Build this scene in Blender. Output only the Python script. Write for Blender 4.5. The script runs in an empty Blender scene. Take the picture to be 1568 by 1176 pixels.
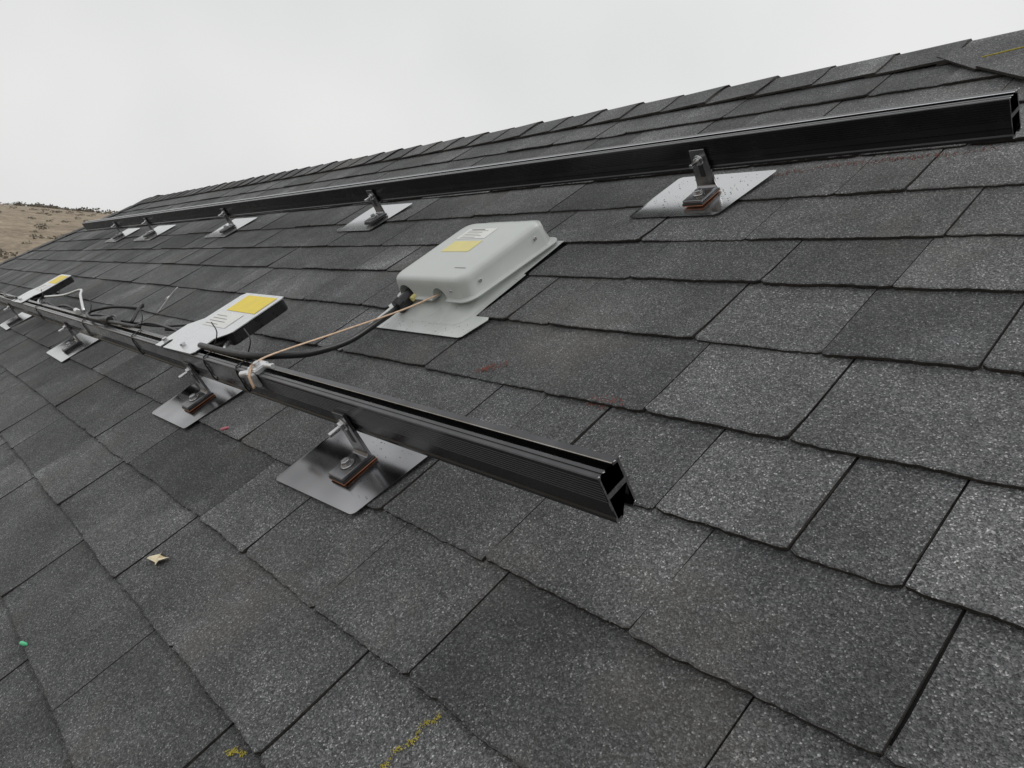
import bpy, bmesh, math, random
import numpy as np
from mathutils import Matrix, Vector, noise
random.seed(7)
sc=bpy.context.scene
TH=math.radians(28)
RM=Matrix.Rotation(TH,4,'X')      # roof frame -> world
D=0.5449
def link(o,parent=None):
    sc.collection.objects.link(o)
    if parent: o.parent=parent
    return o
def empty(name,roof=True):
    e=bpy.data.objects.new(name,None); e.empty_display_size=.1
    link(e)
    if roof: e.matrix_world=RM
    return e
# ------------------------------------------------ materials
def newmat(name):
    m=bpy.data.materials.new(name); m.use_nodes=True
    nt=m.node_tree; b=nt.nodes['Principled BSDF']
    return m,nt,b
def N(nt,t,**k):
    n=nt.nodes.new(t)
    for a,v in k.items(): setattr(n,a,v)
    return n
def ramp(nt,stops,src=None):
    r=N(nt,'ShaderNodeValToRGB'); cr=r.color_ramp
    while len(cr.elements)<len(stops): cr.elements.new(.5)
    for e,(p,c) in zip(cr.elements,stops):
        e.position=p; e.color=(c,c,c,1) if not isinstance(c,tuple) else (*c,1)
    if src is not None: nt.links.new(src,r.inputs[0])
    return r
def objco(nt,scale=None):
    t=N(nt,'ShaderNodeTexCoord')
    return t.outputs['Object']
def noi(nt,co,s,det=2,rough=.5):
    n=N(nt,'ShaderNodeTexNoise'); n.inputs['Scale'].default_value=s; n.inputs['Detail'].default_value=det; n.inputs['Roughness'].default_value=rough
    nt.links.new(co,n.inputs['Vector']); return n
def mixc(nt,mode,fac,a,b):
    m=N(nt,'ShaderNodeMix',data_type='RGBA',blend_type=mode)
    for i,v in ((0,fac),(6,a),(7,b)):
        if hasattr(v,'is_linked') or hasattr(v,'links'): nt.links.new(v,m.inputs[i])
        else: m.inputs[i].default_value=v if i==0 else (*v,1)
    return m.outputs[2]
def simple(name,col,rough=.5,metal=0,var=.15,scale=30,bump=0,bscale=200,spec=.5,rv=.06):
    m,nt,b=newmat(name); co=objco(nt)
    n=noi(nt,co,scale,2,.6)
    r=ramp(nt,[(.3,tuple(c*(1-var) for c in col)),(.7,tuple(min(1,c*(1+var)) for c in col))],n.outputs[0])
    nt.links.new(r.outputs[0],b.inputs['Base Color'])
    b.inputs['Metallic'].default_value=metal; b.inputs['Specular IOR Level'].default_value=spec
    rr=ramp(nt,[(.3,max(0,rough-rv)),(.7,min(1,rough+rv))],n.outputs[0])
    nt.links.new(rr.outputs[0],b.inputs['Roughness'])
    if bump:
        bn=noi(nt,co,bscale,2); bp=N(nt,'ShaderNodeBump'); bp.inputs['Strength'].default_value=bump; bp.inputs['Distance'].default_value=.002
        nt.links.new(bn.outputs[0],bp.inputs['Height']); nt.links.new(bp.outputs[0],b.inputs['Normal'])
    return m
def shingle_mat():
    m,nt,b=newmat('asphalt_granules'); co=objco(nt)
    L=nt.links.new
    v=N(nt,'ShaderNodeTexVoronoi'); v.inputs['Scale'].default_value=680; L(co,v.inputs['Vector'])
    sep=N(nt,'ShaderNodeSeparateColor'); L(v.outputs['Color'],sep.inputs[0])
    g=ramp(nt,[(0,(.032,.033,.035)),(.42,(.070,.072,.075)),(.82,(.112,.114,.117)),(.95,(.18,.182,.185)),(1,(.34,.34,.34))],sep.outputs[0])
    n2=noi(nt,co,260,1,.6)
    g2=ramp(nt,[(.35,.70),(.65,1.33)],n2.outputs[0])
    c=mixc(nt,'MULTIPLY',1.0,g.outputs[0],g2.outputs[0])
    at=N(nt,'ShaderNodeAttribute',attribute_name='tone')
    tr=ramp(nt,[(0,(.66,.665,.67)),(1,(1.40,1.39,1.38))],at.outputs['Fac'])
    c=mixc(nt,'MULTIPLY',1.0,c,tr.outputs[0])
    n3=noi(nt,co,5,6,.66)
    wr=ramp(nt,[(.30,.64),(.47,.95),(.58,1.2),(.70,1.9)],n3.outputs[0])
    c=mixc(nt,'MULTIPLY',1.0,c,wr.outputs[0])
    n4=noi(nt,co,2.6,4,.65)
    dr=ramp(nt,[(.53,0.0),(.72,.45)],n4.outputs[0])
    c=mixc(nt,'MIX',dr.outputs[0],c,(.122,.110,.093))
    L(c,b.inputs['Base Color'])
    b.inputs['Roughness'].default_value=.78; b.inputs['Specular IOR Level'].default_value=.45
    h=N(nt,'ShaderNodeMath',operation='ADD')
    L(v.outputs['Distance'],h.inputs[0]); L(n2.outputs[0],h.inputs[1])
    bp=N(nt,'ShaderNodeBump'); bp.inputs['Strength'].default_value=.8; bp.inputs['Distance'].default_value=.0012
    L(h.outputs[0],bp.inputs['Height'])
    L(bp.outputs[0],b.inputs['Normal'])
    return m
M_sh=shingle_mat()
M_edge=simple('asphalt_edge',(.030,.026,.022),.9,0,.5,120,.6)
M_deck=simple('roof_underlay',(.012,.012,.012),.95)
M_rail=simple('black_anodised',(.009,.009,.010),.24,.0,.25,25,0,spec=.5,rv=.05)
M_railtop=simple('black_anodised_lit_lip',(.09,.09,.095),.25,.75,.2,25,0,rv=.05)  # lighter copy of the rail black, sky sheen painted onto the top faces
M_glint=simple('painted_lip_glint',(.66,.67,.69),.22,1,.1,25)  # glint along the slot chamfers, painted as a bright metal strip
M_cut=simple('cut_aluminium',(.60,.61,.63),.35,.9,.2,200)
M_plate=simple('galvanised_plate',(.60,.61,.62),.20,1,.05,9,.04,14,rv=.05)
M_plate2=simple('plate_painted_shade',(.30,.30,.31),.17,1,.5,5,.05,10,rv=.06)  # dark reflections and rail shade painted into the plate as patchy darker metal
M_steel=simple('stainless',(.60,.60,.61),.24,1,.05,60)
M_dsteel=simple('dark_bracket',(.05,.05,.054),.3,.6,.2,40)
M_lfoot=simple('mill_finish_bracket',(.25,.25,.26),.24,1,.08,30)
M_pad=simple('copper_pad',(.36,.14,.07),.6,0,.3,80)
M_rub=simple('black_rubber',(.013,.013,.014),.42,0,.3,60)
M_box=simple('grey_powder_coat',(.505,.530,.515),.36,0,.04,14,.05,700)
M_flash=simple('coated_flashing',(.55,.575,.56),.30,.15,.06,20,.06,40)
M_alu=simple('brushed_alu',(.74,.75,.76),.30,.85,.06,40)
M_white=simple('white_label',(.72,.72,.70),.5,0,.04)
M_yel=simple('yellow_label',(.80,.62,.06),.5,0,.05)
M_yelb=simple('pale_yellow_label',(.70,.62,.25),.5,0,.05)
M_ink=simple('printed_text',(.16,.16,.16),.6)
M_tan=simple('copper_strap',(.60,.43,.30),.5,.2,.2,120)
M_leaf=simple('dry_leaf',(.74,.65,.46),.7,0,.2,60)
M_green=simple('green_crayon',(.10,.55,.28),.5)
M_pink=simple('pink_crayon',(.62,.20,.24),.5)
M_wall=simple('painted_wall',(.5,.47,.42),.8)
M_yp=simple('yellow_granules',(.42,.36,.06),.9,0,.4,300)
M_rp=simple('red_granules',(.24,.075,.055),.9,0,.4,300)
M_drop=simple('wet_drops',(.16,.165,.17),.06,.9)
M_cutd=simple('sawn_black_edge',(.16,.16,.165),.4,.6,.3,300)

def mesh_obj(name,verts,faces,mats,parent=None,fm=None,smooth=False):
    me=bpy.data.meshes.new(name); me.from_pydata(verts,[],faces)
    for m in (mats if isinstance(mats,list) else [mats]): me.materials.append(m)
    if fm: me.polygons.foreach_set('material_index',fm)
    if smooth: me.polygons.foreach_set('use_smooth',[True]*len(me.polygons))
    me.update(); o=bpy.data.objects.new(name,me); link(o,parent); return o
def bm_obj(name,bm,mat,parent=None,smooth=False):
    me=bpy.data.meshes.new(name); bm.to_mesh(me); bm.free()
    for m in (mat if isinstance(mat,list) else [mat]): me.materials.append(m)
    if smooth:
        me.polygons.foreach_set('use_smooth',[True]*len(me.polygons))
        try: me.set_sharp_from_angle(angle=math.radians(40))
        except Exception: pass
    o=bpy.data.objects.new(name,me); link(o,parent); return o
def box(name,x0,x1,y0,y1,z0,z1,mat,parent,bev=.001,seg=2):
    bm=bmesh.new(); bmesh.ops.create_cube(bm,size=1)
    for v in bm.verts:
        v.co=Vector((x0+(v.co.x+.5)*(x1-x0),y0+(v.co.y+.5)*(y1-y0),z0+(v.co.z+.5)*(z1-z0)))
    if bev: bmesh.ops.bevel(bm,geom=list(bm.edges),offset=bev,segments=seg,affect='EDGES')
    return bm_obj(name,bm,mat,parent,True)
def cyl(name,p,axis,r,l,mat,parent,seg=20,bev=.0006):
    bm=bmesh.new(); bmesh.ops.create_cone(bm,segments=seg,radius1=r,radius2=r,depth=l,cap_ends=True)
    if bev: bmesh.ops.bevel(bm,geom=[e for e in bm.edges if e.calc_face_angle(0)>1.2],offset=bev,segments=1,affect='EDGES')
    q=Vector((0,0,1)).rotation_difference(Vector(axis).normalized()).to_matrix().to_4x4()
    bmesh.ops.transform(bm,matrix=Matrix.Translation(p)@q,verts=bm.verts)
    return bm_obj(name,bm,mat,parent,seg>8)
def tube(name,pts,r,mat,parent,res=8,flat=1.0):
    P=[Vector(p) for p in pts]; P=[P[0]*2-P[1]]+P+[P[-1]*2-P[-2]]
    C=[]
    for i in range(1,len(P)-2):
        a,b,c,d=P[i-1],P[i],P[i+1],P[i+2]
        for k in range(res):
            t=k/res; C.append(.5*((2*b)+(c-a)*t+(2*a-5*b+4*c-d)*t*t+(3*b-a-3*c+d)*t**3))
    C.append(P[-2]); V=[];F=[];m=12
    up=Vector((.13,.21,1)).normalized(); 
    for i,p in enumerate(C):
        tn=(C[min(i+1,len(C)-1)]-C[max(i-1,0)]).normalized()
        s=tn.cross(up).normalized() if abs(tn.dot(up))<.999 else tn.orthogonal().normalized()
        u=s.cross(tn).normalized(); up=u
        for k in range(m):
            a=2*math.pi*k/m; V.append(tuple(p+s*math.cos(a)*r+u*math.sin(a)*r*flat))
    for i in range(len(C)-1):
        for k in range(m): F.append((i*m+k,i*m+(k+1)%m,(i+1)*m+(k+1)%m,(i+1)*m+k))
    F.append(tuple(range(m))[::-1]); F.append(tuple(range((len(C)-1)*m,len(C)*m)))
    return mesh_obj(name,V,F,mat,parent,None,True)

# ------------------------------------------------ junction box hood
jb=empty('rooftop_junction_box')
def hood():
    X0,X1,Y0,Y1=-1.416,-1.146,.692,.958
    lv=[(.0300,.0,.0),(.0322,-.0004,-.0004),(.0330,.0015,.001),(.0338,.0075,.005),(.036,.0090,.0065),(.060,.0125,.009),(.0675,.0140,.0105),(.0715,.0165,.013),(.0738,.0205,.017),(.0745,.027,.023)]
    n=0;V=[];F=[]
    for z,o,of in lv:
        r=max(.006,.030-o*.3)
        x0,x1,y0,y1=X0+o,X1-o,Y0+of,Y1-o*1.3
        pts=[]
        for (cx_,cy_,a0,rr) in ((x1-r,y0+r,-90,r),(x1-r,y1-r,0,r),(x0+r,y1-r,90,r),(x0+r,y0+r,180,r)):
            for k in range(8):
                a=math.radians(a0+90*k/7); pts.append((cx_+r*math.cos(a),cy_+r*math.sin(a)))
        n=len(pts)
        for a,b in pts:
            t=max(0,min(1,(b-Y0)/(Y1-Y0)))
            zc=z-.014*t if z<.037 else z-.004*t
            V.append((a,b,zc))
    for l in range(len(lv)-1):
        for i in range(n): F.append((l*n+i,l*n+(i+1)%n,(l+1)*n+(i+1)%n,(l+1)*n+i))
    F.append(tuple(range((len(lv)-1)*n,len(lv)*n)))
    F.append(tuple(range(n))[::-1])
    o=mesh_obj('hood',V,F,M_box,jb)
    for i,(xx,r,zz) in enumerate(((-1.362,.028,.030),(-1.245,.023,.032))):
        bm=bmesh.new(); bmesh.ops.create_cone(bm,segments=40,radius1=r,radius2=r,depth=.11,cap_ends=True)
        bmesh.ops.transform(bm,matrix=Matrix.Translation((xx,.69,zz))@Matrix.Rotation(math.radians(90),4,'X'),verts=bm.verts)
        me=bpy.data.meshes.new('cut'); bm.to_mesh(me); bm.free(); c_=bpy.data.objects.new('cut',me); link(c_)
        c_.parent=jb
        md=o.modifiers.new('b','BOOLEAN'); md.object=c_; md.operation='DIFFERENCE'; md.solver='EXACT'
        bpy.context.view_layer.update()
        dg=bpy.context.evaluated_depsgraph_get(); nm=bpy.data.meshes.new_from_object(o.evaluated_get(dg))
        o.modifiers.clear(); o.data=nm; bpy.data.objects.remove(c_)
    o.data.polygons.foreach_set('use_smooth',[True]*len(o.data.polygons))
    try: o.data.set_sharp_from_angle(angle=math.radians(32))
    except Exception: pass
hood()

# ------------------------------------------------ roof
roof=empty('shingle_roof')
def edge_x(y): return -6.43-1.38*(1.79-y)
YR=1.768
known=[-.033,.108,.255,.393,.532,.686,.833,.960,1.10,1.245,1.39,1.53,1.65]
ys=known[:]
while ys[0]>-4.2: ys.insert(0,ys[0]-.143)
K0=ys.index(-.033)
ys.append(YR)
fixed={0:[-.42,-.675,-.95,-1.22,-1.45,-1.66],1:[-.30,-.60,-.80,-1.02,-1.20,-1.62],2:[-.20,-.426,-.64,-.86],3:[-.10,-.245,-.345,-.50],
 -1:[-.38,-.52,-.75,-1.02,-1.30],-2:[-.45,-.70,-.90],4:[-.05,-.20,-.42],5:[-.29,-.46],6:[-.22,-.44]}
V=[];F=[];FM=[];TONE=[]
def add_tab(x0,x1,y0,y1,zb,zt,tone,sk=0.0):
    near=(abs(x0)<2.6 and y0>-.8)
    n=max(1,int((x1-x0)/(.007 if near else .1)))
    base=len(V)
    jit=.0009 if near else .0005
    ph=random.random()*50; curl=random.uniform(-.0008,.0016); cr=random.uniform(.001,.005)
    sl=random.uniform(-.0012,.0012); sr=random.uniform(-.0012,.0012)
    for i in range(n+1):
        t=i/n; x=x0+(x1-x0)*t
        wob=.0026*noise.noise(Vector((x*14,ph,1)))+.0012*noise.noise(Vector((x*60,ph,1))) if near else 0
        rc=cr*(max(0,1-(x-x0)/.008)**2+max(0,1-(x1-x)/.008)**2) if near else 0
        yb=y0+sk*(t-.5)+wob+rc+random.uniform(-jit,jit)
        zz=zb+.0014*noise.noise(Vector((x*9,y0*7,1)))+random.uniform(-.0002,.0002)+curl*(2*t-1)**2
        dx=(sl if i==0 else sr if i==n else 0)
        V.append((x,yb,zz-.0050)); V.append((x,yb-.0004,zz-.0008)); V.append((x,yb+.0016,zz)); V.append((x+dx,y0+(y1-y0)*.25,zb+(zt-zb)*.25+.0006*noise.noise(Vector((x*12,y0*9,4))))); V.append((x,y1,zt))
    for i in range(n):
        a=base+i*5; b=a+5
        F.append((a,b,b+1,a+1)); FM.append(1); TONE.append(tone)
        for k in (1,2,3):
            F.append((a+k,b+k,b+k+1,a+k+1)); FM.append(0); TONE.append(tone)
    for a,fl in ((base,1),(base+n*5,0)):
        V.append((V[a][0],y1,zt-.005)); e=len(V)-1
        f=(a,a+1,a+2,a+3,a+4,e)
        F.append(f if not fl else f[::-1]); FM.append(1); TONE.append(tone)
HX0,HX1=-1.45,-1.132
for k in range(len(ys)-1):
    y0,y1=ys[k],ys[k+1]; kk=k-K0
    xl=edge_x(y0)+.02; xr=4.5
    js=[]
    fx=sorted(fixed.get(kk,[]))
    if fx:
        x=fx[0]-random.uniform(.12,.3)
        while x>xl: js.append(x); x-=random.choice([.11,.16,.2,.24,.3,.33])*random.uniform(.9,1.1)
        js+=fx; x=fx[-1]+random.uniform(.12,.3)
    else:
        x=xl+random.uniform(.1,.3)
    while x<xr: js.append(x); x+=random.choice([.11,.16,.2,.24,.3,.33])*random.uniform(.9,1.1)
    js=[xl]+sorted(js)+[xr]
    thick=random.random()<.5
    for a,b in zip(js[:-1],js[1:]):
        if b-a<.03: continue
        thick=not thick if random.random()<.8 else thick
        ex=.0018 if thick else 0
        tone=min(1,max(0,random.gauss(.5,.27)+(.06 if thick else -.06)))
        gap=random.uniform(.0007,.0018)
        iv=[(a+gap,b-gap)]
        if kk in (5,6):
            h0,h1=HX0,HX1-(.008 if kk==6 else 0)
            nv=[]
            for (p,q) in iv:
                if q<=h0 or p>=h1: nv.append((p,q))
                else:
                    if p<h0-.01: nv.append((p,h0))
                    if q>h1+.01: nv.append((h1,q))
            iv=nv
        for p,q in iv:
            add_tab(p,q,y0+random.uniform(-.0018,.0018),min(y1+.012,YR),.0058+ex+random.uniform(0,.001),.0012+ex*.4,tone,random.uniform(-.0022,.0022))
sh=mesh_obj('shingle_courses',V,F,[M_sh,M_edge],roof,FM)
att=sh.data.attributes.new('tone','FLOAT','FACE'); att.data.foreach_set('value',TONE)
YE=ys[0]-.02
def back(x,t):
    a=-2*TH
    return (x,YR+t*math.cos(a),t*math.sin(a))
mesh_obj('roof_deck',[(edge_x(YE),YE,-.001),(4.6,YE,-.001),(4.6,YR,-.001),(edge_x(YR),YR,-.001)],[(0,1,2,3)],M_deck,roof)
LB=YR-YE
mesh_obj('back_slope',[(edge_x(YR),YR,-.001),(4.6,YR,-.001),back(4.6,LB),back(edge_x(YE),LB)],[(0,1,2,3)],M_sh,roof)
mesh_obj('hip_slope',[(edge_x(YR),YR,-.002),back(edge_x(YE),LB),(edge_x(YE),YE,-.002)],[(0,1,2)],M_sh,roof)
V=[];F=[];FM=[];TONE=[]
def cap(p0,dirv,side1,side2,up,L,w,tone,lift):
    dirv=dirv.normalized(); base=len(V); segs=[-1,-.55,-.18,0,.18,.55,1]
    for along,zz in ((0,lift),(L,.002)):
        for th in (0,-.0045):
            for q in segs:
                sd=side1 if q<0 else side2
                j=random.uniform(-.003,.003) if along==0 else 0
                p=p0+dirv*(along+j)+sd*(abs(q)*w)+up*(zz+th-(.004 if q==0 else 0)+.006)
                V.append(tuple(p))
    n=len(segs)
    for i in range(n-1):
        F.append((base+i,base+i+1,base+2*n+i+1,base+2*n+i)); FM.append(0); TONE.append(tone)
        F.append((base+i,base+n+i,base+n+i+1,base+i+1)); FM.append(1); TONE.append(tone)
    for i in (0,n-1):
        F.append((base+i,base+n+i,base+3*n+i,base+2*n+i)); FM.append(1); TONE.append(tone)
a=-2*TH
s1=Vector((0,-1,0)); s2=Vector((0,math.cos(a),math.sin(a))); s=math.sin(TH)
x=4.4
while x>edge_x(YR)-.05:
    cap(Vector((x,YR-.010,0)),Vector((-1,0,0)),s1,s2,Vector((0,s*.5,1)).normalized(),.17,.115,random.gauss(.5,.2),random.uniform(.005,.009)); x-=.145
hA=Vector((edge_x(YR),YR,0)); hB=Vector((edge_x(YE),YE,0)); hd=(hA-hB).normalized(); Lh=(hA-hB).length
hb2=Vector(back(edge_x(YE),LB)); nh=(hb2-hA).cross(hB-hA).normalized()
sideF=Vector((0,0,1)).cross(hd); sideF=sideF if sideF.x>0 else -sideF
sideH=nh.cross(hd).normalized(); sideH=sideH if sideH.x<0 else -sideH
t=0
while t<Lh:
    cap(hB+hd*t,hd,sideF,sideH,Vector((0,0,1)),.17,.12,random.gauss(.5,.2),.007); t+=.145
rc=mesh_obj('ridge_caps',V,F,[M_sh,M_edge],roof,FM)
att=rc.data.attributes.new('tone','FLOAT','FACE'); att.data.foreach_set('value',[min(1,max(0,q)) for q in TONE])
V=[];F=[];FM=[];TONE=[]
def patch(poly,z,th,tone):
    b=len(V); n=len(poly)
    for zz in (z,z-th):
        for p in poly: V.append((p[0],p[1],zz))
    F.append(tuple(range(b,b+n))); FM.append(0); TONE.append(tone)
    for i in range(n): F.append((b+i,b+n+i,b+n+(i+1)%n,b+(i+1)%n)); FM.append(1); TONE.append(tone)
patch([(-.709,1.672),(-.60,1.562),(-.42,1.60),(-.30,1.68),(-.45,1.735),(-.62,1.73)],.0135,.004,.35)
patch([(-.60,1.566),(-.494,1.472),(-.25,1.50),(-.16,1.62),(-.36,1.655)],.0175,.005,.6)
pc=mesh_obj('cover_shingles',V,F,[M_sh,M_edge],roof,FM)
att=pc.data.attributes.new('tone','FLOAT','FACE'); att.data.foreach_set('value',TONE)
tube('chalk_string',[(-.60,1.60,.020),(-.53,1.61,.022),(-.47,1.615,.022),(-.40,1.64,.022),(-.34,1.66,.020)],.0014,M_yp,roof,6)

# ------------------------------------------------ rails
def rail(name,x0,x1,Y0,Z0,w=.032,h=.057):
    e=empty(name)
    pr=[(0,0,0),(.009,0,0),(.009,.003,0),(.003,.003,0),(.003,.028,0),(w-.003,.028,0),(w-.003,.003,0),(w-.009,.003,0),(w-.009,0,0),(w-.001,0,0),
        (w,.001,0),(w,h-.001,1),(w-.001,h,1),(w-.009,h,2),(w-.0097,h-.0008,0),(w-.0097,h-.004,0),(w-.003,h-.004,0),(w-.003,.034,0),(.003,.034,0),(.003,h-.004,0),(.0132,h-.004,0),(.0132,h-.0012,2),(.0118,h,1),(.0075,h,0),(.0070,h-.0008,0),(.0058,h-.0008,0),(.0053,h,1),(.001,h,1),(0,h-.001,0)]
    z=h-.005
    for i in range(8):
        pr+=[(0,z,0),(.0009,z-.0005,0),(.0009,z-.0013,0),(0,z-.0018,0)]; z-=.0034
    pr+=[(0,.016,0),(.0018,.014,0),(.0018,.006,0),(0,.004,0)]
    n=len(pr)
    V=[(x,Y0+a,Z0+b) for x in (x0,x1) for a,b,_ in pr]
    F=[(i,(i+1)%n,n+(i+1)%n,n+i) for i in range(n)]
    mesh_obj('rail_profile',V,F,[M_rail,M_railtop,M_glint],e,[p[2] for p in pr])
    bm=bmesh.new()
    for x in (x0,x1):
        vs=[bm.verts.new((x,Y0+a,Z0+b)) for a,b,_ in pr]; bm.faces.new(vs)
    bmesh.ops.triangulate(bm,faces=bm.faces)
    bm_obj('cut_end',bm,M_cutd,e)
    r=random.Random(5)
    for (a,b) in ((.001,.0),(w,h-.001),(.001,h),(w-.002,.003),(w-.008,h),(.008,h),(.009,.0005)):
        a2=a+r.uniform(-.003,.003); b2=b+r.uniform(-.001,.0005)
        tube('burr',[(x1+.0002,Y0+a,Z0+b),(x1+.0012,Y0+(a+a2)/2,Z0+b+.0003),(x1+.0004,Y0+a2,Z0+b2)],.0005,M_cut,e,3)
    return e
LY,LZ=.322,.064
rail('mounting_rail',-9.0,-.468,LY,LZ)
UY,UZ=1.132,.056
rail('mounting_rail',-6.0,-.398,UY,UZ)
# ------------------------------------------------ hooks
ZP=.0125
def hook(cx,yb,corners,foot_y,pm,copper,zplate=ZP):
    e=empty('roof_mount_bracket')
    bm=bmesh.new()
    cs=[Vector((a,b,0)) for a,b in corners]
    pts=[]
    for i,p in enumerate(cs):
        a=(cs[i-1]-p).normalized(); b=(cs[(i+1)%4]-p).normalized()
        for k in range(4):
            t=k/3; pts.append(p+a*.008*(1-t)**1.5+b*.008*t**1.5)
    def zf(q): return zplate-.0035*max(0,(corners[0][1]+.03-q.y)/.03)
    top=[bm.verts.new((q.x,q.y,zf(q))) for q in pts]; bot=[bm.verts.new((q.x,q.y,zf(q)-.001)) for q in pts]
    bm.faces.new(top); bm.faces.new(bot[::-1])
    for i in range(len(top)): bm.faces.new((top[i],bot[i],bot[(i+1)%len(top)],top[(i+1)%len(top)]))
    bm_obj('flashing_plate',bm,pm,e)
    z=zplate+.0002
    w=.021
    box('sealing_pad',cx-w-.0015,cx+w+.0015,foot_y-.060,foot_y+.003,z,z+.0014,M_pad if copper else M_rub,e,.0004,1)
    box('rubber_pad',cx-w-.0015,cx+w+.0015,foot_y-.0595,foot_y+.002,z+.0016,z+.0052,M_rub,e,.0004,1)
    zf0=z+.0054
    T=.0055; top_z=.098
    prof=[(foot_y-.058,zf0),(foot_y,zf0),(foot_y,top_z),(foot_y-T,top_z),(foot_y-T,zf0+T+.004),(foot_y-T-.004,zf0+T),(foot_y-.058,zf0+T)]
    bm=bmesh.new()
    A=[bm.verts.new((cx-w,a,b)) for a,b in prof]; B=[bm.verts.new((cx+w,a,b)) for a,b in prof]
    bm.faces.new(A); bm.faces.new(B[::-1]); n=len(prof)
    for i in range(n): bm.faces.new((A[i],A[(i+1)%n],B[(i+1)%n],B[i]))
    bmesh.ops.recalc_face_normals(bm,faces=bm.faces)
    bmesh.ops.bevel(bm,geom=list(bm.edges),offset=.0007,segments=1,affect='EDGES')
    for v in bm.verts:
        if v.co.z>zf0+.02: v.co.x=cx+(v.co.x-cx)*.78
    bm_obj('l_foot',bm,M_lfoot,e)
    box('leg_slot',cx-.005,cx+.005,foot_y-T-.0006,foot_y-T+.0002,.045,.088,M_rub,e,0)
    fy=foot_y-.032
    cyl('rubber_washer',(cx,fy,zf0+T+.0001),(0,0,1),.0125,.0012,M_rub,e,28)
    cyl('washer',(cx,fy,zf0+T+.0012),(0,0,1),.011,.002,M_steel,e,28)
    cyl('bolt_head',(cx,fy,zf0+T+.0055),(0,0,1),.0075,.007,M_steel,e,6)
    cyl('rail_bolt',(cx,foot_y-T-.010,.078),(0,1,0),.004,.034,M_steel,e,14)
    cyl('flange_nut',(cx,foot_y-T-.0045,.078),(0,1,0),.0078,.007,M_steel,e,6)
    cyl('nut_flange',(cx,foot_y-T-.001,.078),(0,1,0),.0100,.002,M_steel,e,24)
    return e
LFY=LY-.001
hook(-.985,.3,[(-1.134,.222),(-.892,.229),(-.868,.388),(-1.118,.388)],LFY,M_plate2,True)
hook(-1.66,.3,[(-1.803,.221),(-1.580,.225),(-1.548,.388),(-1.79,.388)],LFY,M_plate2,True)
hook(-2.93,.3,[(-3.122,.232),(-2.828,.228),(-2.80,.388),(-3.08,.388)],LFY,M_plate,False)
hook(-4.2,.3,[(-4.40,.245),(-4.13,.24),(-4.08,.388),(-4.36,.388)],LFY,M_plate,False)
hook(-5.6,.3,[(-5.75,.245),(-5.5,.24),(-5.46,.388),(-5.72,.388)],LFY,M_plate,False)
UFY=UY-.001
for cx,x0,x1 in ((-.905,-1.045,-.835),(-2.10,-2.275,-2.055),(-3.34,-3.51,-3.25),(-4.50,-4.66,-4.34),(-5.16,-5.31,-5.02)):
    hook(cx,1.1,[(x0,1.046),(x1,1.044),(x1+.035,1.20),(x0+.02,1.205)],UFY,M_plate,cx>-1)

# ------------------------------------------------ junction box parts
def grid_sheet(name,poly,z,th,mat,par):
    bm=bmesh.new(); top=[bm.verts.new((a,b,z(a,b))) for a,b in poly]; bot=[bm.verts.new((a,b,z(a,b)-th)) for a,b in poly]
    bm.faces.new(top); bm.faces.new(bot[::-1]); n=len(poly)
    for i in range(n): bm.faces.new((top[i],bot[i],bot[(i+1)%n],top[(i+1)%n]))
    return bm_obj(name,bm,mat,par)
grid_sheet('base_flashing',[(-1.422,.614),(-1.112,.617),(-1.104,.621),(-1.088,.676),(-1.094,.684),(-1.133,.684),(-1.136,.72),(-1.136,.829),(-1.145,.831),(-1.146,.958),(-1.445,.958),(-1.45,.69),(-1.436,.684),(-1.430,.622)],lambda a,b:.0098,.001,M_flash,jb)
bx0,bx1=-1.385,-1.165
by0,by1=.735,.955
V=[];F=[]
def ring(z,off,fr):
    r=.03; pts=[]
    X0,X1,Y0,Y1=bx0-off,bx1+off,by0-fr,by1+off*.2
    for (cx_,cy_,a0) in ((X1-r,Y0+r,-90),(X1-r,Y1-r,0),(X0+r,Y1-r,90),(X0+r,Y0+r,180)):
        for k in range(6):
            a=math.radians(a0+90*k/5); pts.append((cx_+r*math.cos(a),cy_+r*math.sin(a),z))
    return pts
levels=[(.0100,.022,.085),(.0110,.016,.068),(.014,.009,.050),(.020,.004,.032),(.030,.001,.017),(.042,-.002,.008),(.060,-.004,.004)]
for z,o,fr in levels: V+=ring(z,o,fr)
n=24
for l in range(len(levels)-1):
    for i in range(n):
        F.append((l*n+i,l*n+(i+1)%n,(l+1)*n+(i+1)%n,(l+1)*n+i))
F.append(tuple(range((len(levels)-1)*n,len(levels)*n)))
mesh_obj('base_pan',V,F,M_flash,jb,None,True)
zt=lambda y:.0746-.004*(y-.692)/.266
def label(name,x0,x1,y0,y1,dz,mat):
    mesh_obj(name,[(x0,y0,zt(y0)+dz),(x1,y0,zt(y0)+dz),(x1,y1,zt(y1)+dz),(x0,y1,zt(y1)+dz)],[(0,1,2,3)],mat,jb)
label('spec_label',-1.360,-1.262,.862,.905,.0004,M_white)
label('warning_label',-1.350,-1.255,.808,.852,.0004,M_yelb)
for i in range(5): label('label_text',-1.350,-1.350+random.uniform(.05,.075),.866+i*.007,.8672+i*.007,.0008,M_ink)
label('logo',-1.345,-1.30,.899,.902,.0008,M_ink)
label('scratch_mark',-1.225,-1.19,.745,.747,.0004,M_ink)
for yy,zz in ((.742,.050),(.90,.048)):
    cyl('side_screw',(-1.1565,yy,zz),(1,0,.15),.0038,.004,M_steel,jb,16)
cyl('screw_front',(-1.20,.7005,.050),(0,-1,.1),.0035,.004,M_steel,jb,16)
cyl('cable_gland',(-1.362,.692,.030),(0.05,1,.15),.0150,.045,M_dsteel,jb,20)
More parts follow.
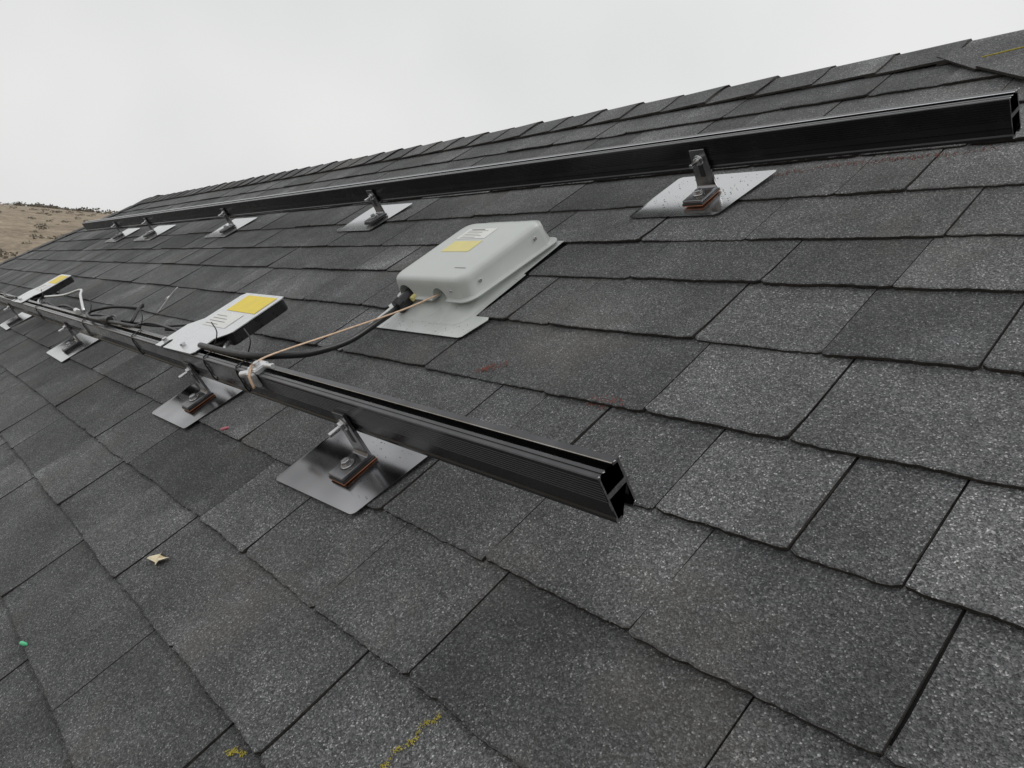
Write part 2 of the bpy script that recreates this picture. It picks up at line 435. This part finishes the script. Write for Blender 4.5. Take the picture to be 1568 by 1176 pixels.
cyl('gland_nut',(-1.364,.672,.027),(0.05,1,.15),.0175,.014,M_rub,jb,6)
cyl('brass_ring',(-1.335,.698,.034),(0.05,1,.15),.006,.02,M_yelb,jb,20)
tube('black_conduit',[(-1.364,.69,.030),(-1.365,.655,.025),(-1.355,.60,.030),(-1.330,.52,.045),(-1.305,.44,.078),(-1.30,.385,.112),(-1.335,.358,.126),(-1.45,.350,.127),(-1.60,.350,.125)],.0065,M_rub,jb,10)
tube('copper_earth_strap',[(-1.245,.70,.042),(-1.265,.62,.055),(-1.29,.50,.085),(-1.285,.37,.126),(-1.275,.328,.134)],.0026,M_tan,jb,6,.6)
tube('strap_tail',[(-1.275,.328,.134),(-1.262,.312,.125),(-1.255,.306,.105)],.0026,M_tan,jb,6,.6)
gc=empty('grounding_clamp')
box('clamp_body',-1.288,-1.250,.321,.350,.1215,.1310,M_alu,gc,.002)
cyl('clamp_bolt',(-1.27,.336,.134),(0,0,1),.006,.006,M_steel,gc,6)
cyl('clamp_barrel',(-1.292,.318,.122),(1,.4,0),.006,.026,M_alu,gc,16)
cyl('clamp_screw',(-1.238,.343,.128),(1,.1,0),.0045,.026,M_alu,gc,12)
box('clamp_jaw',-1.284,-1.254,.3135,.3205,.100,.127,M_alu,gc,.0015)
# ------------------------------------------------ micro-inverters
def micro(ox):
    e=empty('microinverter')
    z1=.121
    bm=bmesh.new(); 
    poly=[(-.105,.395),(.098,.395),(.105,.402),(.105,.528),(.098,.535),(-.095,.535),(-.105,.525)]
    T=[bm.verts.new((ox+a,b,z1)) for a,b in poly];Bt=[bm.verts.new((ox+a*.98,b,z1-.024)) for a,b in poly]
    bm.faces.new(T);bm.faces.new(Bt[::-1]);n=len(poly)
    for i in range(n): bm.faces.new((T[i],Bt[i],Bt[(i+1)%n],T[(i+1)%n]))
    bmesh.ops.bevel(bm,geom=[ed for ed in bm.edges],offset=.0015,segments=2,affect='EDGES')
    bm_obj('housing',bm,M_dsteel,e)
    pl=[(-.165,.318),(-.128,.318),(-.128,.342),(-.118,.348),(-.108,.342),(-.108,.318),(.062,.322),(.072,.330),(.070,.375),(.100,.398),(.106,.405),(.106,.530),(.100,.537),(-.098,.537),(-.110,.525),(-.118,.43),(-.160,.40)]
    bm=bmesh.new();T=[bm.verts.new((ox+a,b,z1+.0042)) for a,b in pl];Bt=[bm.verts.new((ox+a,b,z1+.0022)) for a,b in pl]
    bm.faces.new(T);bm.faces.new(Bt[::-1]);n=len(pl)
    for i in range(n): bm.faces.new((T[i],Bt[i],Bt[(i+1)%n],T[(i+1)%n]))
    bm_obj('mounting_cover',bm,M_alu,e)
    zz=z1+.0048
    def q(nm,x0,x1,y0,y1,m,dz=0): mesh_obj(nm,[(ox+x0,y0,zz+dz),(ox+x1,y0,zz+dz),(ox+x1,y1,zz+dz),(ox+x0,y1,zz+dz)],[(0,1,2,3)],m,e)
    q('warning_label',-.07,.088,.468,.528,M_yel)
    q('spec_label',-.085,.05,.41,.46,M_white)
    for i in range(4): q('label_text',-.078,-.078+random.uniform(.05,.1),.417+i*.01,.4185+i*.01,M_ink,.0004)
    for sx in (-.145,-.02):
        cyl('clamp_bolt',(ox+sx,.338,z1+.008),(0,0,1),.006,.006,M_steel,e,6)
    for sx in (-.02,.02,.06):
        cyl('connector',(ox+sx,.382,z1-.014),(0,1,-.2),.0085,.03,M_rub,e,16)
        tube('lead',[(ox+sx,.372,z1-.014),(ox+sx+.01,.358,z1-.03),(ox+sx-.03,.364,z1-.055),(ox+sx-.09,.375,z1-.06)],.0032,M_rub,e)
    tube('grey_lead',[(ox+.075,.40,z1-.015),(ox+.088,.375,z1-.022),(ox+.10,.36,z1-.05),(ox+.07,.365,z1-.07)],.004,M_alu,e)
    cyl('plug',(ox-.185,.545,z1-.03),(1,.3,.05),.008,.05,M_rub,e,16)
    cyl('plug_collar',(ox-.165,.551,z1-.029),(1,.3,.05),.011,.012,M_rub,e,16)
    tube('plug_lead',[(ox-.21,.538,z1-.031),(ox-.25,.52,z1-.05),(ox-.2,.49,z1-.07),(ox-.12,.47,z1-.03),(ox-.09,.48,z1-.015)],.0035,M_rub,e)
    tube('plug_lead_b',[(ox-.16,.552,z1-.03),(ox-.12,.56,z1-.03),(ox-.09,.53,z1-.012)],.0035,M_rub,e)
    return e
micro(-1.655); micro(-3.78)
tc=empty('trunk_cable')
def wig(x0,x1,y,z,n,ay,az,seed):
    r=random.Random(seed); return [(x0+(x1-x0)*i/n,y+r.uniform(-ay,ay),z+r.uniform(-az,az)) for i in range(n+1)]
tube('ac_cable',wig(-1.75,-4.0,.372,.10,14,.014,.018,3),.0045,M_rub,tc)
tube('ac_cable_b',wig(-1.8,-3.9,.385,.085,11,.02,.02,5),.0035,M_rub,tc)
tube('ac_cable_c',wig(-3.9,-6.8,.345,.125,16,.012,.006,8),.004,M_rub,tc)
tube('loop',[(-2.2,.37,.12),(-2.28,.43,.13),(-2.42,.45,.10),(-2.55,.41,.12),(-2.62,.36,.13),(-2.5,.335,.135),(-2.3,.345,.13),(-2.1,.36,.12)],.0045,M_rub,tc)
tube('loop_b',[(-2.7,.36,.13),(-2.85,.40,.15),(-3.05,.44,.14),(-3.3,.42,.12),(-3.45,.38,.13)],.0045,M_alu,tc)
tube('loop_c',[(-2.05,.40,.09),(-2.0,.45,.06),(-2.15,.50,.03),(-2.4,.46,.03),(-2.5,.40,.08)],.004,M_rub,tc)
cyl('tee_connector',(-2.35,.345,.132),(1,.1,0),.010,.06,M_rub,tc,16)
cyl('tee_connector_b',(-2.75,.35,.130),(1,-.1,0),.009,.05,M_alu,tc,16)
for x in (-1.36,-1.53,-2.05,-2.6,-3.4):
    pts=[]
    for k in range(17):
        a=2*math.pi*k/16
        q=Vector((math.cos(a),math.sin(a))); mm=max(abs(q.x)/.0175,abs(q.y)/.030); 
        pts.append((x+.004*math.sin(a),LY+.016+q.x/mm,LZ+.0285+q.y/mm))
    tube('zip_tie',pts,.0013,M_rub,tc,3)
    tube('tie_tail',[(x,LY+.03,LZ+.060),(x+.01,LY+.05,LZ+.085),(x-.02,LY+.06,LZ+.10)],.0012,M_rub,tc,4)
tube('white_tie_tail',[(-2.62,.52,.02),(-2.58,.57,.05),(-2.54,.60,.07)],.0016,M_white,tc,4)
tube('white_tie_tail_b',[(-2.70,.60,.03),(-2.66,.575,.035),(-2.60,.57,.05)],.0016,M_white,tc,4)

# ------------------------------------------------ small debris
def surf_z(x,y):
    for k in range(len(ys)-1):
        if ys[k]<=y<ys[k+1]:
            t=(y-ys[k])/(ys[k+1]-ys[k]); return .0078*(1-t)+.0025*t
    return .008
lf=empty('dry_leaf')
pts=[(-.018,-.006),(-.010,-.010),(.002,-.006),(.010,-.009),(.019,-.002),(.022,.010),(.014,.008),(.006,.004),(-.002,.010),(-.012,.006)]
zb=surf_z(-1.178,.027)
Vl=[(-1.178+a*1.15,.027+b*1.15,zb+.004+.005*math.sin(i*1.9)) for i,(a,b) in enumerate(pts)]+[(-1.178,.027,zb+.003)]
mesh_obj('leaf_blade',Vl,[(i,(i+1)%len(pts),len(pts)) for i in range(len(pts))],M_leaf,lf)
def crayon(name,x,y,ang,m,l=.015,r=.0028):
    e=empty(name); z=surf_z(x,y)+r*.8
    cyl('stub',(x,y,z),(math.cos(ang),math.sin(ang),0),r,l,m,e,12)
    cyl('tip',(x+math.cos(ang)*l*.6,y+math.sin(ang)*l*.6,z),(math.cos(ang),math.sin(ang),0),r*.6,l*.3,m,e,12)
crayon('chalk_stub',-1.233,-.174,.3,M_green)
crayon('chalk_stub',-1.446,.263,.6,M_pink)
def granule_marks(name,strokes,mat,spread,size):
    V=[];F=[]
    for (x0,y0,x1,y1,n) in strokes:
        for i in range(n):
            t=random.random(); x=x0+(x1-x0)*t+random.gauss(0,spread)+.003*math.sin(t*9); y=y0+(y1-y0)*t+random.gauss(0,spread)
            z=surf_z(x,y)+.0012; r=size*random.uniform(.5,1.3); b=len(V); a0=random.random()*6
            for k in range(4):
                a=a0+k*1.57; V.append((x+r*math.cos(a),y+r*math.sin(a),z-.0008))
            V.append((x,y,z+r*.4))
            for k in range(4): F.append((b+k,b+(k+1)%4,b+4))
    mesh_obj(name+'_spots',V,F,mat,empty(name))
granule_marks('yellow_paint_mark',[(-.722,-.052,-.700,-.040,110),(-.5456,.035,-.541,.070,80),(-.541,.065,-.5377,.103,100)],M_yp,.0017,.0008)
granule_marks('red_chalk_line',[(-.975,.548,-.93,.575,110),(-.72,.530,-.66,.538,110),(-.83,1.19,-.72,1.215,90),(-.72,1.215,-.45,1.222,240)],M_rp,.005,.0011)
V=[];F=[]
for i in range(2600):
    x=random.uniform(-2.2,.4); y=random.uniform(-.45,1.0); z=surf_z(x,y)+.0004; r=random.uniform(.0005,.0013); b=len(V)
    a0=random.random()*6
    for k in range(3):
        a=a0+k*2.1; V.append((x+r*math.cos(a),y+r*math.sin(a),z-.001))
    V.append((x,y,z+r))
    for k in range(3): F.append((b+k,b+(k+1)%3,b+3))
mesh_obj('loose_grit',V,F,simple('grit',(.2,.2,.2),.8,0,.6,50),roof)
bm=bmesh.new()
def drops(n,x0,x1,y0,y1,z,r0,r1):
    for i in range(n):
        x=random.uniform(x0,x1); y=random.uniform(y0,y1); r=r0+(r1-r0)*random.random()**3
        bmesh.ops.create_uvsphere(bm,u_segments=8,v_segments=5,radius=r,matrix=Matrix.Translation((x,y,z))@Matrix.Diagonal((1,1,.35,1)))
drops(110,-1.10,-.90,.255,.375,ZP,.0004,.0014)
drops(100,-1.02,-.83,1.08,1.19,ZP,.0005,.0018)
drops(70,-1.40,-1.12,.625,.66,.0099,.0004,.0014)
bm_obj('drops',bm,M_drop,empty('water_droplets'),True)

# ------------------------------------------------ house walls, terrain
hw=bpy.data.objects.new('house_walls',None); link(hw)
def W(p): return RM@Vector(p)
eL=W((edge_x(YE),YE,0)); eR=W((4.5,YE,0)); bL=W(back(edge_x(YE),LB)); bR=W(back(4.5,LB)); rr=W((4.5,YR,0))
GZ=eL.z-2.8
i=.35
wv=[(eL.x+i,eL.y+i),(eR.x,eR.y+i),(bR.x,bR.y-i),(bL.x+i,bL.y-i)]
V=[(a,b,GZ) for a,b in wv]+[(a,b,eL.z+.1) for a,b in wv]+[(rr.x-.0,rr.y,rr.z-.05)]
mesh_obj('wall_shell',V,[(0,1,5,4),(1,2,6,8,5),(2,3,7,6),(3,0,4,7)],M_wall,hw)
def hgt(x,y):
    r=math.hypot(x,y); az=math.degrees(math.atan2(y,-x))
    el=2.62-(az-7.1)*.125 if az>-40 else 2.62+47*.125
    el=max(-.8,min(4.5,el))
    H=(.48+math.tan(math.radians(el))*260)-GZ
    t=max(0,min(1,(r-25)/235)); t=t*t*(3-2*t)
    h=GZ+H*t
    if r>260: h-= (r-260)*.03
    amp=min(1,max(0,(r-20)/80))
    h+=amp*(1.0*noise.noise(Vector((x*.02,y*.02,0)))+.45*noise.noise(Vector((x*.09,y*.09,3)))+.15*noise.noise(Vector((x*.4,y*.4,5))))
    return h
rad=[0,4,8,12,17]+[17*1.07**k for k in range(1,62)]
V=[(0,0,GZ)];F=[];na=240
for r in rad[1:]:
    for k in range(na):
        a=2*math.pi*k/na; x,y=r*math.cos(a),r*math.sin(a); V.append((x,y,hgt(x,y)))
for k in range(na): F.append((0,1+k,1+(k+1)%na))
for l in range(len(rad)-2):
    for k in range(na):
        a=1+l*na+k; b=1+l*na+(k+1)%na; F.append((a,a+na,b+na,b))
m,nt,b=newmat('dry_grassland'); co=objco(nt)
g=ramp(nt,[(.25,(.13,.10,.068)),(.45,(.24,.19,.132)),(.6,(.32,.26,.185)),(.8,(.40,.335,.25))],noi(nt,co,.12,6,.75).outputs[0])
g2=ramp(nt,[(.4,.68),(.6,1.15)],noi(nt,co,1.2,4,.7).outputs[0])
nt.links.new(mixc(nt,'MULTIPLY',1.0,g.outputs[0],g2.outputs[0]),b.inputs['Base Color']); b.inputs['Roughness'].default_value=.95
mesh_obj('hillside_ground',V,F,m,None,None,True)
V=[];F=[]
rs=random.Random(11)
def clump(x,y,s,nl):
    z=hgt(x,y)
    for i in range(nl):
        a=rs.uniform(0,6.28); rr_=s*rs.random()**.5; hh=s*.75*rs.random()*(1-.6*(rr_/s)**2)
        c_=Vector((x+rr_*math.cos(a),y+rr_*math.sin(a),z+hh)); q=s*rs.uniform(.10,.24); b0=len(V)
        u=Vector((rs.gauss(0,1),rs.gauss(0,1),rs.gauss(0,.6))).normalized(); w=u.orthogonal().normalized()
        for p,q2 in ((1,0),(0,1),(-1,0),(0,-1)): V.append(tuple(c_+u*q*p+w*q*q2*.7))
        F.append((b0,b0+1,b0+2,b0+3))
for i in range(650):
    r=rs.uniform(45,255); az=math.radians(rs.uniform(-15,28)); clump(-r*math.cos(az),r*math.sin(az),rs.uniform(.3,1.0),36)
for i in range(260):
    r=rs.uniform(240,275); az=math.radians(rs.uniform(-15,28)); clump(-r*math.cos(az),r*math.sin(az),rs.uniform(.8,1.9),60)
mesh_obj('shrubs',V,F,simple('scrub_foliage',(.20,.18,.15),.9,0,.3,.3),None)

# ------------------------------------------------ world, sun
w=bpy.data.worlds.new('World'); sc.world=w; w.use_nodes=True; nt=w.node_tree
bg=nt.nodes['Background']
sky=N(nt,'ShaderNodeTexSky',sky_type='NISHITA'); sky.sun_disc=False
sky.sun_elevation=math.radians(50); sky.sun_rotation=math.radians(20); sky.air_density=1.0; sky.dust_density=3.0
hs=N(nt,'ShaderNodeHueSaturation'); hs.inputs['Saturation'].default_value=.12; nt.links.new(sky.outputs[0],hs.inputs['Color'])
tc_=N(nt,'ShaderNodeTexCoord'); n1=noi(nt,tc_.outputs['Generated'],2.2,3,.5)
cl=ramp(nt,[(.3,(7.3,7.42,7.45)),(.7,(9.0,9.0,8.9))],n1.outputs[0])
mx=mixc(nt,'MIX',.85,hs.outputs[0],cl.outputs[0])
nt.links.new(mx,bg.inputs[0]); bg.inputs[1].default_value=.10
ld=bpy.data.lights.new('sun','SUN'); ld.energy=.9; ld.angle=math.radians(25); ld.color=(1,.98,.95)
lo=bpy.data.objects.new('sun',ld); link(lo)
el=math.radians(50); az=math.radians(20)
dv=Vector((math.sin(az)*math.cos(el),math.cos(az)*math.cos(el),math.sin(el)))
lo.rotation_euler=(-dv).to_track_quat('-Z','Y').to_euler()
# ------------------------------------------------ camera
B=np.array([[.64208,.1278,-.75591],[.66027,-.59324,.46055],[-.38958,-.79482,-.46529]])
r_=B[:,0]/np.linalg.norm(B[:,0]); f_=B[:,2]-r_*(B[:,2]@r_); f_/=np.linalg.norm(f_); u_=np.cross(r_,f_)
if u_@(-B[:,1])<0: u_=-u_
bk=-f_
Mc=Matrix(((r_[0],u_[0],bk[0],0),(r_[1],u_[1],bk[1],0),(r_[2],u_[2],bk[2],D),(0,0,0,1)))
cd=bpy.data.cameras.new('camera'); cd.sensor_width=36; cd.lens=1180.1/1568*36; cd.clip_start=.02; cd.clip_end=5000
co_=bpy.data.objects.new('camera',cd); link(co_); co_.matrix_world=RM@Mc; sc.camera=co_
sc.view_settings.view_transform='Standard'; sc.view_settings.look='None'; sc.view_settings.exposure=0
print('verts',sum(len(o.data.vertices) for o in bpy.data.objects if o.type=='MESH'))
